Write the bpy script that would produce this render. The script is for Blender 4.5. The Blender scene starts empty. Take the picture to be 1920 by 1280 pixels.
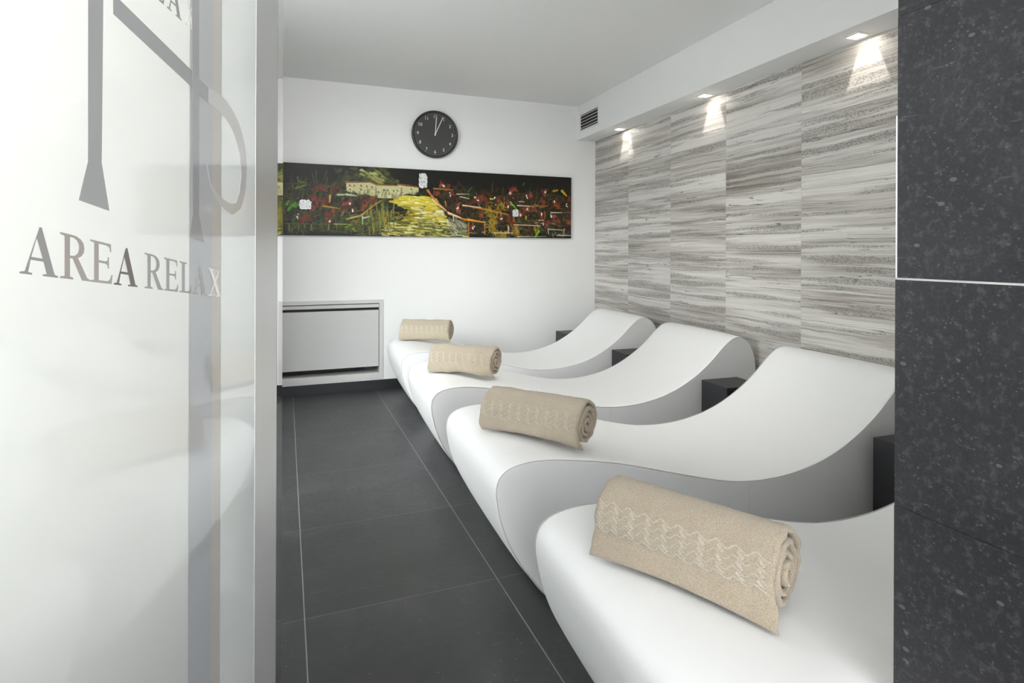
import bpy, bmesh, math, random
import numpy as np
from mathutils import Vector, Matrix, noise
from mathutils.geometry import tessellate_polygon

SC = bpy.context.scene
COL = SC.collection

# ------------------------------------------------------------------ camera
F_PX, HORIZON, ROLL, YAW, EYE = 1097.14, 468.67, 0.00348, -0.36952, 1.10
cy, sy = math.cos(YAW), math.sin(YAW)
cr, sr = math.cos(ROLL), math.sin(ROLL)
rt = Vector((cy, sy, 0.0))
dn = Vector((0.0, 0.0, -1.0))
fw = Vector((-sy, cy, 0.0))
ax = rt * cr - dn * sr
ay = rt * sr + dn * cr
cam_data = bpy.data.cameras.new('camera')
cam = bpy.data.objects.new('camera', cam_data)
COL.objects.link(cam)
up, back = -ay, -fw
cam.matrix_world = Matrix(((ax.x, up.x, back.x, 0.0), (ax.y, up.y, back.y, 0.0), (ax.z, up.z, back.z, EYE), (0, 0, 0, 1)))
cam_data.sensor_width = 36.0
cam_data.lens = F_PX / 1920.0 * 36.0
cam_data.shift_y = (HORIZON - 640.0) / 1920.0
cam_data.clip_start = 0.02
SC.camera = cam

# ------------------------------------------------------------------ world, lights, exposure
SC.view_settings.view_transform = 'Standard'
SC.view_settings.look = 'None'
SC.view_settings.gamma = 1.0
SC.view_settings.use_curve_mapping = False
SC.view_settings.exposure = 1.73
world = bpy.data.worlds.new('daylit corridor')
SC.world = world
world.use_nodes = True
bg = world.node_tree.nodes['Background']
bg.inputs[0].default_value = (0.97, 0.98, 1.0, 1)
bg.inputs[1].default_value = 1.6


def area_light(name, loc, rot, sx, sz, power, color):
    d = bpy.data.lights.new(name, 'AREA')
    d.shape = 'RECTANGLE'
    d.size, d.size_y, d.energy, d.color = sx, sz, power, color
    o = bpy.data.objects.new(name, d)
    COL.objects.link(o)
    o.location, o.rotation_euler = loc, rot
    return o


# daylight coming in through the window of the left wall
WIN_Y0, WIN_Y1, WIN_Z0, WIN_Z1, WALL_X = 1.85, 3.12, 0.04, 2.3, -0.62
def aim(o, target):
    o.rotation_euler = (Vector(target) - o.location).to_track_quat('-Z', 'Y').to_euler()
    return o


aim(area_light('window_daylight', (-4.2, -1.8, 3.65), (0, 0, 0), 3.4, 3.0, 370, (0.945, 0.97, 1.0)), (1.6, 4.2, 0.9))
# unseen fill outside the window, added to brighten the ceiling like ground-reflected daylight
aim(area_light('ceiling_fill', (WALL_X - 1.2, 2.1, 0.25), (0, 0, 0), 2.6, 1.4, 9, (0.98, 0.985, 1.0)), (1.2, 2.9, 2.3))
# unseen light added behind the glass door to brighten the frosted film
aim(area_light('film_backlight', (-0.36, 0.05, 2.3), (0, 0, 0), 0.25, 0.6, 10, (1.0, 0.96, 0.9)), (-0.42, 0.15, 0.8))

# two added fill spots without fixtures, brightening the back wall and loungers
for sx_, tx_, ty_, tz_, pw_ in ((0.35, 0.6, 4.7, 0.85, 14), (1.25, 1.5, 3.3, 0.3, 18)):
    d_ = bpy.data.lights.new('fill_spot', 'SPOT')
    d_.energy, d_.color, d_.shadow_soft_size = pw_, (1.0, 0.985, 0.96), 0.09
    d_.spot_size, d_.spot_blend = math.radians(105), 1.0
    o_ = bpy.data.objects.new('fill_spot', d_)
    COL.objects.link(o_)
    o_.location = (sx_, 2.0, 2.36)
    aim(o_, (tx_, ty_, tz_))

SK = 0.0416                      # the stone wall and the loungers stand a little askew to the floor tiles
U = Vector((math.cos(SK), -math.sin(SK), 0))
V = Vector((math.sin(SK), math.cos(SK), 0))
MSK = Matrix(((U.x, V.x, 0, 0), (U.y, V.y, 0, 0), (0, 0, 1, 0), (0, 0, 0, 1)))


def uvz(u, v, z=0.0):
    p = U * u + V * v
    return Vector((p.x, p.y, z))


# ------------------------------------------------------------------ node helpers
class NT:
    def __init__(self, name):
        self.m = bpy.data.materials.new(name)
        self.m.use_nodes = True
        self.t = self.m.node_tree
        self.b = self.t.nodes['Principled BSDF']
        self.out = self.t.nodes['Material Output']

    def n(self, kind, **kw):
        nd = self.t.nodes.new(kind)
        for k, v in kw.items():
            setattr(nd, k, v)
        return nd

    def link(self, a, b):
        self.t.links.new(a, b)

    def math(self, op, a, b=None, c=None, clamp=False):
        nd = self.n('ShaderNodeMath', operation=op)
        nd.use_clamp = clamp
        for i, v in enumerate((a, b, c)):
            if v is None:
                continue
            if isinstance(v, (int, float)):
                nd.inputs[i].default_value = v
            else:
                self.link(v, nd.inputs[i])
        return nd.outputs[0]

    def mix(self, fac, a, b, blend='MIX'):
        nd = self.n('ShaderNodeMix', data_type='RGBA', blend_type=blend)
        for sock, v in ((nd.inputs[0], fac), (nd.inputs[6], a), (nd.inputs[7], b)):
            if isinstance(v, (int, float)):
                sock.default_value = v
            elif isinstance(v, tuple):
                sock.default_value = (*v[:3], 1)
            else:
                self.link(v, sock)
        return nd.outputs[2]

    def coords(self, kind='Object'):
        return self.n('ShaderNodeTexCoord').outputs[kind]

    def mapping(self, vec, scale=(1, 1, 1), loc=(0, 0, 0), rot=(0, 0, 0)):
        nd = self.n('ShaderNodeMapping')
        self.link(vec, nd.inputs[0])
        nd.inputs['Scale'].default_value = scale
        nd.inputs['Location'].default_value = loc
        nd.inputs['Rotation'].default_value = rot
        return nd.outputs[0]

    def noise(self, vec, scale, detail=4, rough=0.55, dist=0.0):
        nd = self.n('ShaderNodeTexNoise')
        self.link(vec, nd.inputs['Vector'])
        nd.inputs['Scale'].default_value = scale
        nd.inputs['Detail'].default_value = detail
        nd.inputs['Roughness'].default_value = rough
        nd.inputs['Distortion'].default_value = dist
        return nd.outputs[0]

    def voronoi(self, vec, scale, feature='F1'):
        nd = self.n('ShaderNodeTexVoronoi', feature=feature)
        self.link(vec, nd.inputs['Vector'])
        nd.inputs['Scale'].default_value = scale
        return nd

    def ramp(self, fac, stops):
        nd = self.n('ShaderNodeValToRGB')
        el = nd.color_ramp.elements
        while len(el) > 1:
            el.remove(el[-1])
        for i, (p, c) in enumerate(stops):
            e = el[0] if i == 0 else el.new(p)
            e.position = p
            if isinstance(c, (int, float)):
                c = (c, c, c)
            e.color = (*c[:3], 1)
        self.link(fac, nd.inputs[0])
        return nd.outputs[0]

    def bump(self, height, strength=0.3, dist=0.001):
        nd = self.n('ShaderNodeBump')
        nd.inputs['Strength'].default_value = strength
        nd.inputs['Distance'].default_value = dist
        self.link(height, nd.inputs['Height'])
        self.link(nd.outputs[0], self.b.inputs['Normal'])

    def color(self, c):
        if isinstance(c, tuple):
            self.b.inputs['Base Color'].default_value = (*c[:3], 1)
        else:
            self.link(c, self.b.inputs['Base Color'])

    def set(self, **kw):
        for k, v in kw.items():
            s = self.b.inputs[k.replace('_', ' ')]
            if hasattr(v, 'is_linked'):
                self.link(v, s)
            else:
                s.default_value = v
        return self


def plain(name, color, rough=0.5, metal=0.0, bump_scale=None, bump_dist=0.0004, spec=0.5, var=0.04):
    """simple procedural surface: a slight mottling of the colour and a fine grain"""
    t = NT(name)
    co = t.coords()
    nz = t.noise(co, 9.0, 3)
    a = tuple(max(0, c * (1 - var)) for c in color)
    b = tuple(min(1, c * (1 + var)) for c in color)
    t.color(t.mix(nz, a, b))
    t.set(Roughness=rough, Metallic=metal, Specular_IOR_Level=spec)
    if bump_scale:
        t.bump(t.noise(co, bump_scale, 3), 0.35, bump_dist)
    return t.m

# ------------------------------------------------------------------ mesh helpers
def link_mesh(name, me, mat=None, parent=None, loc=None, smooth=False):
    if mat is not None:
        me.materials.append(mat)
    if smooth:
        me.polygons.foreach_set('use_smooth', [True] * len(me.polygons))
    o = bpy.data.objects.new(name, me)
    COL.objects.link(o)
    if parent is not None:
        o.parent = parent
    if loc is not None:
        o.location = loc
    return o


def from_bm(name, bm, mat=None, parent=None, smooth=False):
    bmesh.ops.recalc_face_normals(bm, faces=bm.faces)
    me = bpy.data.meshes.new(name)
    bm.to_mesh(me)
    bm.free()
    return link_mesh(name, me, mat, parent, smooth=smooth)


def from_py(name, verts, faces, mat=None, parent=None, smooth=True):
    me = bpy.data.meshes.new(name)
    me.from_pydata([tuple(v) for v in verts], [], faces)
    me.update()
    return link_mesh(name, me, mat, parent, smooth=smooth)


def add_box(bm, x0, x1, y0, y1, z0, z1, bevel=0.0, seg=2):
    r = bmesh.ops.create_cube(bm, size=1.0)
    for v in r['verts']:
        v.co = Vector((x0 + (v.co.x + .5) * (x1 - x0), y0 + (v.co.y + .5) * (y1 - y0), z0 + (v.co.z + .5) * (z1 - z0)))
    if bevel:
        es = list({e for v in r['verts'] for e in v.link_edges})
        bmesh.ops.bevel(bm, geom=es, offset=bevel, segments=seg, affect='EDGES', profile=0.5)


def boxes(name, lst, mat, parent=None, bevel=0.0):
    bm = bmesh.new()
    for b in lst:
        add_box(bm, *b, bevel=bevel)
    return from_bm(name, bm, mat, parent)


def tube(path, rad, nseg=8, closed=False):
    """verts, faces of a tube along a list of points"""
    vs, fs = [], []
    n = len(path)
    for i, p in enumerate(path):
        a = path[i - 1] if (i > 0 or closed) else path[i]
        b = path[(i + 1) % n] if (i < n - 1 or closed) else path[i]
        d = (Vector(b) - Vector(a)).normalized()
        ref = Vector((0, 1, 0)) if abs(d.y) < 0.9 else Vector((0, 0, 1))
        s = d.cross(ref).normalized()
        t = s.cross(d)
        for k in range(nseg):
            an = 2 * math.pi * k / nseg
            vs.append(Vector(p) + s * (rad * math.cos(an)) + t * (rad * math.sin(an)))
    m = n if closed else n - 1
    for i in range(m):
        for k in range(nseg):
            i2 = (i + 1) % n
            fs.append((i * nseg + k, i * nseg + (k + 1) % nseg, i2 * nseg + (k + 1) % nseg, i2 * nseg + k))
    return vs, fs


def empty(name, loc, rotz=0.0):
    o = bpy.data.objects.new(name, None)
    o.empty_display_size = 0.1
    COL.objects.link(o)
    o.location = loc
    o.rotation_euler = (0, 0, rotz)
    return o


def tag(o, label, cat, group=None):
    o['label'] = label
    o['category'] = cat
    if group:
        o['group'] = group
    return o


def struct(o, label=None):
    o['kind'] = 'structure'
    if label:
        o['label'] = label
    return o


def skew(o):
    """place an object whose mesh is written in (along, across, height) of the stone wall"""
    o.rotation_euler = (0, 0, -SK)
    return o


# ------------------------------------------------------------------ materials
M = {}
M['plaster'] = plain('white wall paint', (0.86, 0.86, 0.85), 0.62, bump_scale=180, bump_dist=0.0003, var=0.012)
M['ceiling'] = plain('white ceiling paint', (0.82, 0.82, 0.81), 0.75, bump_scale=160, bump_dist=0.0003, var=0.012)
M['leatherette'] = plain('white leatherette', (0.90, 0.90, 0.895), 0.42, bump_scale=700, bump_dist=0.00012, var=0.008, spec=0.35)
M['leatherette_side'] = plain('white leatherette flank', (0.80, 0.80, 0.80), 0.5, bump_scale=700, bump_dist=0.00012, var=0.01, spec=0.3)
M['piping'] = plain('grey seam', (0.56, 0.55, 0.54), 0.6)
M['stitch'] = plain('pale seam', (0.70, 0.70, 0.69), 0.6)
M['black_box'] = plain('anthracite laminate', (0.019, 0.019, 0.022), 0.42, bump_scale=300, bump_dist=0.0001, var=0.08)
M['steel'] = plain('satin steel', (0.72, 0.72, 0.72), 0.38, 0.9, var=0.03)
M['chrome'] = plain('polished steel', (0.80, 0.80, 0.80), 0.03, 1.0, var=0.01)
M['gasket'] = plain('black gasket', (0.02, 0.02, 0.02), 0.6)
M['metal_paint'] = plain('grey painted metal', (0.57, 0.57, 0.56), 0.45, var=0.02)
M['metal_dark'] = plain('dark slot', (0.02, 0.02, 0.02), 0.6)
M['frame_paint'] = plain('pale grey frame paint', (0.62, 0.61, 0.59), 0.5, var=0.02)
M['white_plastic'] = plain('white plastic', (0.78, 0.78, 0.76), 0.4, var=0.01)
M['clock_black'] = plain('black clock casing', (0.035, 0.035, 0.035), 0.35, var=0.05)
M['clock_dial'] = plain('charcoal dial', (0.055, 0.056, 0.053), 0.6, var=0.03)
M['clock_white'] = plain('white print', (0.8, 0.8, 0.78), 0.5, var=0.01)
M['clear_letter'] = plain('grey clear lettering', (0.30, 0.295, 0.29), 0.12, var=0.06)
M['brown_letter'] = plain('brown clear lettering', (0.13, 0.105, 0.095), 0.12, var=0.08)
M['tan_letter'] = plain('tan clear lettering', (0.36, 0.33, 0.30), 0.12, var=0.06)
M['pale_letter'] = plain('pale film lettering', (0.80, 0.77, 0.72), 0.15, var=0.02)
M['trim_white'] = plain('white tile edge trim', (0.85, 0.85, 0.85), 0.3, var=0.01)


def mat_floor():
    t = NT('anthracite floor tiles')
    co = t.coords()
    sp = t.n('ShaderNodeSeparateXYZ')
    t.link(co, sp.inputs[0])
    TX, TY, OX, OY = 0.608, 0.590, 0.057, 1.8455

    def edge(v, o, size):
        q = t.math('DIVIDE', t.math('SUBTRACT', v, o), size)
        fr = t.math('FRACT', q)
        d = t.math('MULTIPLY', t.math('MINIMUM', fr, t.math('SUBTRACT', 1.0, fr)), size)
        return d, t.math('FLOOR', q)
    dx, ix = edge(sp.outputs[0], OX, TX)
    dy, iy = edge(sp.outputs[1], OY, TY)
    gx = t.math('LESS_THAN', dx, 0.0016)
    gy = t.math('LESS_THAN', dy, 0.0012)
    cb = t.n('ShaderNodeCombineXYZ')
    t.link(ix, cb.inputs[0])
    t.link(iy, cb.inputs[1])
    wn = t.n('ShaderNodeTexWhiteNoise', noise_dimensions='3D')
    t.link(cb.outputs[0], wn.inputs['Vector'])
    add = t.n('ShaderNodeVectorMath', operation='MULTIPLY_ADD')
    t.link(wn.outputs['Color'], add.inputs[0])
    add.inputs[1].default_value = (7, 7, 7)
    t.link(co, add.inputs[2])
    p = add.outputs[0]
    cloud = t.noise(p, 4.0, 6, 0.65, 0.4)
    fine = t.noise(p, 60.0, 4, 0.7)
    base = t.ramp(cloud, [(0.3, (0.032, 0.033, 0.035)), (0.55, (0.046, 0.047, 0.049)), (0.75, (0.074, 0.074, 0.076))])
    base = t.mix(t.math('MULTIPLY', fine, 0.5), base, (0.036, 0.036, 0.037))
    vo = t.voronoi(t.mapping(p, (1, 1.4, 1)), 38)
    msk = t.noise(p, 13, 2)
    spk = t.math('MULTIPLY', t.math('LESS_THAN', vo.outputs[0], 0.10), t.math('GREATER_THAN', msk, 0.56))
    base = t.mix(t.math('MULTIPLY', spk, 0.55), base, (0.22, 0.22, 0.21))
    scr = t.noise(t.mapping(p, (9, 55, 1), rot=(0, 0, 0.5)), 1.5, 3, 0.6, 1.2)
    base = t.mix(t.math('MULTIPLY', t.math('GREATER_THAN', scr, 0.70), 0.35), base, (0.16, 0.16, 0.155))
    # faint inner line of the tiles
    tone = t.math('MULTIPLY', wn.outputs['Value'], 0.25)
    base = t.mix(tone, base, (0.03, 0.03, 0.03))
    col = t.mix(t.math('MULTIPLY', gy, 0.75), base, (0.17, 0.165, 0.16))
    col = t.mix(t.math('MULTIPLY', gx, 0.9), col, (0.26, 0.255, 0.245))
    t.color(col)
    t.set(Roughness=t.ramp(fine, [(0.2, 0.30), (0.8, 0.46)]), Specular_IOR_Level=0.5)
    t.bump(t.math('SUBTRACT', t.math('MULTIPLY', fine, 0.5), t.math('MAXIMUM', gx, gy)), 0.25, 0.0008)
    return t.m


def mat_travertine():
    t = NT('striped grey travertine slabs')
    co = t.coords()
    sp = t.n('ShaderNodeSeparateXYZ')
    t.link(co, sp.inputs[0])
    v, z = sp.outputs[1], sp.outputs[2]
    q = t.math('DIVIDE', t.math('SUBTRACT', v, 0.048), 0.5945)
    ci = t.math('FLOOR', q)
    fr = t.math('FRACT', q)
    jd = t.math('MULTIPLY', t.math('MINIMUM', fr, t.math('SUBTRACT', 1.0, fr)), 0.5945)
    qz = t.math('DIVIDE', t.math('SUBTRACT', z, -0.006), 0.300)
    cj = t.math('FLOOR', qz)
    fz = t.math('FRACT', qz)
    jz = t.math('MULTIPLY', t.math('MINIMUM', fz, t.math('SUBTRACT', 1.0, fz)), 0.300)
    cb = t.n('ShaderNodeCombineXYZ')
    t.link(ci, cb.inputs[0])
    t.link(cj, cb.inputs[1])
    wn = t.n('ShaderNodeTexWhiteNoise', noise_dimensions='3D')
    t.link(cb.outputs[0], wn.inputs['Vector'])
    sh = t.n('ShaderNodeVectorMath', operation='MULTIPLY_ADD')
    t.link(wn.outputs['Color'], sh.inputs[0])
    sh.inputs[1].default_value = (0.0, 9.0, 9.0)
    t.link(co, sh.inputs[2])
    p = sh.outputs[0]
    wob = t.noise(t.mapping(p, (1, 2.2, 5)), 1.0, 3, 0.5)
    wob2 = t.noise(t.mapping(p, (1, 14, 26)), 1.0, 3, 0.6)
    off = t.math('ADD', t.math('MULTIPLY', t.math('SUBTRACT', wob, 0.5), 0.026), t.math('MULTIPLY', t.math('SUBTRACT', wob2, 0.5), 0.008))
    ofv = t.n('ShaderNodeCombineXYZ')
    t.link(off, ofv.inputs[2])
    ad = t.n('ShaderNodeVectorMath', operation='ADD')
    t.link(p, ad.inputs[0])
    t.link(ofv.outputs[0], ad.inputs[1])
    w = ad.outputs[0]
    broad = t.noise(t.mapping(w, (1, 0.5, 13)), 1.0, 3, 0.6)
    mid = t.noise(t.mapping(w, (1, 1.2, 62)), 1.0, 5, 0.68)
    fine = t.noise(t.mapping(w, (1, 2.2, 300)), 1.0, 3, 0.6)
    grain = t.noise(t.mapping(w, (1, 110, 260)), 1.0, 5, 0.8)
    s = t.math('ADD', t.math('MULTIPLY', broad, 0.42), t.math('ADD', t.math('MULTIPLY', mid, 0.32), t.math('MULTIPLY', fine, 0.26)))
    col = t.ramp(s, [(0.33, (0.10, 0.088, 0.076)), (0.40, (0.195, 0.178, 0.16)), (0.45, (0.31, 0.293, 0.272)),
                     (0.50, (0.40, 0.39, 0.375)), (0.57, (0.50, 0.492, 0.475)), (0.68, (0.42, 0.41, 0.39))])
    # porous dark bands
    band = t.ramp(t.noise(t.mapping(w, (1, 0.9, 27), loc=(0, 3.3, 1.7)), 1.0, 3, 0.6), [(0.51, 0.0), (0.60, 1.0)])
    pits = t.math('GREATER_THAN', grain, 0.52)
    col = t.mix(t.math('MULTIPLY', t.math('MULTIPLY', band, pits), 0.85), col, (0.05, 0.042, 0.036))
    col = t.mix(t.math('MULTIPLY', band, 0.40), col, (0.22, 0.205, 0.19))
    # thin dark veins
    vein = t.noise(t.mapping(w, (1, 0.8, 34), loc=(0, 8.1, 0.4)), 1.0, 2, 0.5)
    vl = t.math('LESS_THAN', t.math('ABSOLUTE', t.math('SUBTRACT', vein, 0.52)), 0.0045)
    vm = t.math('GREATER_THAN', t.noise(t.mapping(w, (1, 3, 3)), 1.0, 2), 0.52)
    col = t.mix(t.math('MULTIPLY', t.math('MULTIPLY', vl, vm), 0.8), col, (0.07, 0.06, 0.052))
    tone = t.ramp(wn.outputs['Value'], [(0, (1.36, 1.34, 1.31)), (1, (1.60, 1.575, 1.54))])
    col = t.mix(1.0, col, tone, 'MULTIPLY')
    j = t.math('MAXIMUM', t.math('LESS_THAN', jd, 0.0011), t.math('MULTIPLY', t.math('LESS_THAN', jz, 0.0006), 0.5))
    col = t.mix(t.math('MULTIPLY', j, 0.55), col, (0.45, 0.44, 0.42))
    t.color(col)
    t.set(Roughness=t.ramp(mid, [(0.3, 0.30), (0.7, 0.42)]), Specular_IOR_Level=0.45)
    t.bump(t.math('SUBTRACT', t.math('MULTIPLY', s, 0.4), t.math('ADD', j, t.math('MULTIPLY', t.math('MULTIPLY', band, pits), 0.5))), 0.25, 0.0008)
    return t.m


def mat_bluestone():
    t = NT('dark fossil limestone')
    co = t.coords()
    cloud = t.noise(co, 7.0, 6, 0.65, 0.3)
    fine = t.noise(co, 210.0, 5, 0.75)
    mott = t.noise(co, 75.0, 4, 0.7)
    streak = t.noise(t.mapping(co, (1, 14, 110), rot=(0.35, 0, 0)), 1.0, 4, 0.65)
    col = t.ramp(cloud, [(0.30, (0.020, 0.0205, 0.024)), (0.5, (0.028, 0.0285, 0.032)), (0.72, (0.041, 0.041, 0.045))])
    col = t.mix(t.math('MULTIPLY', t.ramp(fine, [(0.38, 1.0), (0.62, 0.0)]), 0.7), col, (0.016, 0.016, 0.018))
    col = t.mix(t.math('MULTIPLY', t.ramp(mott, [(0.52, 0.0), (0.70, 1.0)]), 0.6), col, (0.085, 0.085, 0.092))
    col = t.mix(t.math('MULTIPLY', t.math('GREATER_THAN', streak, 0.66), 0.25), col, (0.16, 0.16, 0.168))
    vo = t.voronoi(t.mapping(co, (1, 1.0, 1.25)), 150)
    pick = t.n('ShaderNodeTexWhiteNoise', noise_dimensions='3D')
    t.link(vo.outputs['Position'], pick.inputs['Vector'])
    size = t.math('MULTIPLY', pick.outputs['Value'], 0.34)
    dot = t.math('MULTIPLY', t.math('LESS_THAN', vo.outputs[0], size), t.math('GREATER_THAN', t.noise(co, 30, 3), 0.5))
    col = t.mix(t.math('MULTIPLY', dot, 0.30), col, (0.17, 0.17, 0.18))
    v2 = t.voronoi(t.mapping(co, (1, 0.8, 1.3), loc=(0, .3, .2)), 34)
    d2 = t.math('MULTIPLY', t.math('LESS_THAN', v2.outputs[0], 0.13), t.math('GREATER_THAN', t.noise(co, 19, 2), 0.53))
    col = t.mix(t.math('MULTIPLY', d2, 0.38), col, (0.22, 0.22, 0.23))
    t.color(col)
    t.set(Roughness=0.45, Specular_IOR_Level=0.4)
    t.bump(fine, 0.2, 0.0005)
    return t.m


def mat_terry(name, a, b):
    t = NT(name)
    co = t.coords()
    n1 = t.noise(co, 14, 4, 0.6)
    n2 = t.noise(co, 520, 3, 0.7)
    col = t.mix(n1, a, b)
    col = t.mix(t.math('MULTIPLY', t.ramp(n2, [(0.40, 1.0), (0.60, 0.0)]), 0.60), col, tuple(c * 0.5 for c in a))
    t.color(col)
    t.set(Roughness=0.95, Specular_IOR_Level=0.15, Sheen_Weight=0.35, Sheen_Roughness=0.5)
    vo = t.voronoi(co, 620)
    t.bump(t.math('ADD', t.math('SUBTRACT', 1.0, vo.outputs[0]), n2), 0.8, 0.0022)
    return t.m


def two_sided_ior(t):
    geo = t.n('ShaderNodeNewGeometry')
    return t.math('ADD', 1.5, t.math('MULTIPLY', geo.outputs['Backfacing'], 1 / 1.5 - 1.5))


def mat_glass():
    """clear pane: light goes straight through, the surface mirrors the room by its Fresnel reflectance"""
    t = NT('clear door glass')
    tr = t.n('ShaderNodeBsdfTransparent')
    tr.inputs[0].default_value = (0.93, 0.95, 0.94, 1)
    gl = t.n('ShaderNodeBsdfGlossy')
    gl.inputs['Roughness'].default_value = 0.0
    fr = t.n('ShaderNodeFresnel')
    t.link(two_sided_ior(t), fr.inputs[0])
    mx = t.n('ShaderNodeMixShader')
    t.link(t.math('MULTIPLY', fr.outputs[0], 1.0), mx.inputs[0])
    t.link(tr.outputs[0], mx.inputs[1])
    t.link(gl.outputs[0], mx.inputs[2])
    t.link(mx.outputs[0], t.out.inputs[0])
    return t.m


def mat_film(name, color, trans, clear=0.0, rough=0.5, gloss=0.03):
    """frosted film under the glossy glass skin"""
    t = NT(name)
    df = t.n('ShaderNodeBsdfDiffuse')
    tl = t.n('ShaderNodeBsdfTranslucent')
    nz = t.noise(t.mapping(t.coords(), (60, 60, 4)), 1.0, 3)
    c = t.mix(nz, tuple(x * 0.985 for x in color), color)
    t.link(c, df.inputs[0])
    t.link(c, tl.inputs[0])
    m1 = t.n('ShaderNodeMixShader')
    m1.inputs[0].default_value = trans
    t.link(df.outputs[0], m1.inputs[1])
    t.link(tl.outputs[0], m1.inputs[2])
    if clear:
        tr = t.n('ShaderNodeBsdfRefraction')
        tr.inputs['Roughness'].default_value = rough
        tr.inputs['IOR'].default_value = 1.45
        m0 = t.n('ShaderNodeMixShader')
        m0.inputs[0].default_value = clear
        t.link(m1.outputs[0], m0.inputs[1])
        t.link(tr.outputs[0], m0.inputs[2])
        m1 = m0
    gl = t.n('ShaderNodeBsdfGlossy')
    gl.inputs['Roughness'].default_value = gloss
    fr = t.n('ShaderNodeFresnel')
    t.link(two_sided_ior(t), fr.inputs[0])
    m2 = t.n('ShaderNodeMixShader')
    t.link(fr.outputs[0], m2.inputs[0])
    t.link(m1.outputs[0], m2.inputs[1])
    t.link(gl.outputs[0], m2.inputs[2])
    t.link(m2.outputs[0], t.out.inputs[0])
    return t.m


def mat_emit(name, color, strength):
    t = NT(name)
    t.color((0.9, 0.9, 0.88))
    t.b.inputs['Emission Color'].default_value = (*color, 1)
    t.b.inputs['Emission Strength'].default_value = strength
    return t.m


M['floor'] = mat_floor()
M['travertine'] = mat_travertine()
M['bluestone'] = mat_bluestone()
M['terry'] = mat_terry('beige terry cloth', (0.56, 0.465, 0.34), (0.655, 0.565, 0.435))
M['terry_band'] = mat_terry('pale woven border', (0.69, 0.62, 0.50), (0.75, 0.68, 0.56))
M['glass'] = mat_glass()
M['film'] = mat_film('white frosted film', (0.90, 0.90, 0.89), 0.5, 0.68, 0.42)
M['film_cool'] = mat_film('grey frosted strip', (0.50, 0.51, 0.535), 0.35, 0.35, 0.4)
M['film_warm'] = mat_film('beige frosted strip', (0.58, 0.555, 0.52), 0.35, 0.35, 0.4)
M['lens'] = mat_emit('lit lamp lens', (1.0, 0.93, 0.82), 16.0)

# ------------------------------------------------------------------ room shell
BACK = 4.70
CEIL = 2.39
struct(boxes('floor', [(-2.2, 4.0, -1.2, BACK + .3, -0.12, 0.0)], M['floor']), 'dark anthracite tiled floor with pale grout lines')
struct(boxes('ceiling', [(-1.4, 3.2, -1.2, BACK + .3, CEIL, CEIL + .12)], M['ceiling']), 'plain white ceiling')
FX0, FX1, FZ0, FZ1 = -0.58, 0.725, 0.082, 0.706      # niche of the fan coil unit
struct(boxes('wall_back', [(-1.4, 3.2, BACK, BACK + .26, FZ1, CEIL), (-1.4, FX0, BACK, BACK + .26, 0, FZ1),
                           (FX1, 3.2, BACK, BACK + .26, 0, FZ1), (FX0, FX1, BACK, BACK + .26, 0, FZ0),
                           (FX0, FX1, BACK + .24, BACK + .26, FZ0, FZ1)], M['plaster']), 'white painted back wall with the clock and painting')
struct(boxes('baseboard_back', [(FX0, 2.4, BACK - 0.012, BACK, 0.0, 0.072)], M['black_box']), 'black skirting along the back wall')
w = WALL_X
struct(boxes('wall_left', [(w - .2, w, -1.2, WIN_Y0, 0, CEIL), (w - .2, w, WIN_Y1, BACK, 0, CEIL),
                           (w - .2, w, WIN_Y0, WIN_Y1, 0, WIN_Z0), (w - .2, w, WIN_Y0, WIN_Y1, WIN_Z1, CEIL)], M['plaster']))
win = struct(empty('window_1', (w - .1, (WIN_Y0 + WIN_Y1) / 2, WIN_Z0)))
hy, hz = (WIN_Y1 - WIN_Y0) / 2, WIN_Z1 - WIN_Z0
boxes('window_frame', [(-.03, .03, -hy, hy, 0, .05), (-.03, .03, -hy, hy, hz - .05, hz), (-.03, .03, -hy, -hy + .05, .05, hz - .05),
                       (-.03, .03, hy - .05, hy, .05, hz - .05), (-.03, .03, -.03, .03, .05, hz - .05)], M['white_plastic'], win)
boxes('pane', [(-.004, .004, -hy + .05, -.03, .05, hz - .05), (-.004, .004, .03, hy - .05, .05, hz - .05)], M['glass'], win)

STONE_U = 2.433
ow = boxes('wall_right', [(STONE_U, STONE_U + .02, 0.60, 4.86, 0, 2.093)], M['travertine'])
struct(skew(ow), 'stone wall clad in striped grey travertine slabs')
ow = boxes('wall_right_core', [(STONE_U + .02, STONE_U + .12, 0.60, 5.0, 0, CEIL)], M['plaster'])
struct(skew(ow))
LAMPS = (0.94, 2.04, 3.14, 4.24)
SOF_U, SOF_Z = 2.25, 2.09
h0, h1, hh = 2.338, 2.398, 0.029
pieces = [(SOF_U, SOF_U + .012, 0.60, 4.86, SOF_Z, CEIL), (SOF_U + .012, h0, 0.60, 4.86, SOF_Z, SOF_Z + .014),
          (h1, STONE_U + .02, 0.60, 4.86, SOF_Z, SOF_Z + .014)]
prev = 0.60
for lv in LAMPS:
    pieces.append((h0, h1, prev, lv - hh, SOF_Z, SOF_Z + .014))
    prev = lv + hh
pieces.append((h0, h1, prev, 4.86, SOF_Z, SOF_Z + .014))
struct(skew(boxes('trim_1', pieces, M['ceiling'])), 'white boxed soffit running above the stone wall')

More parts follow.
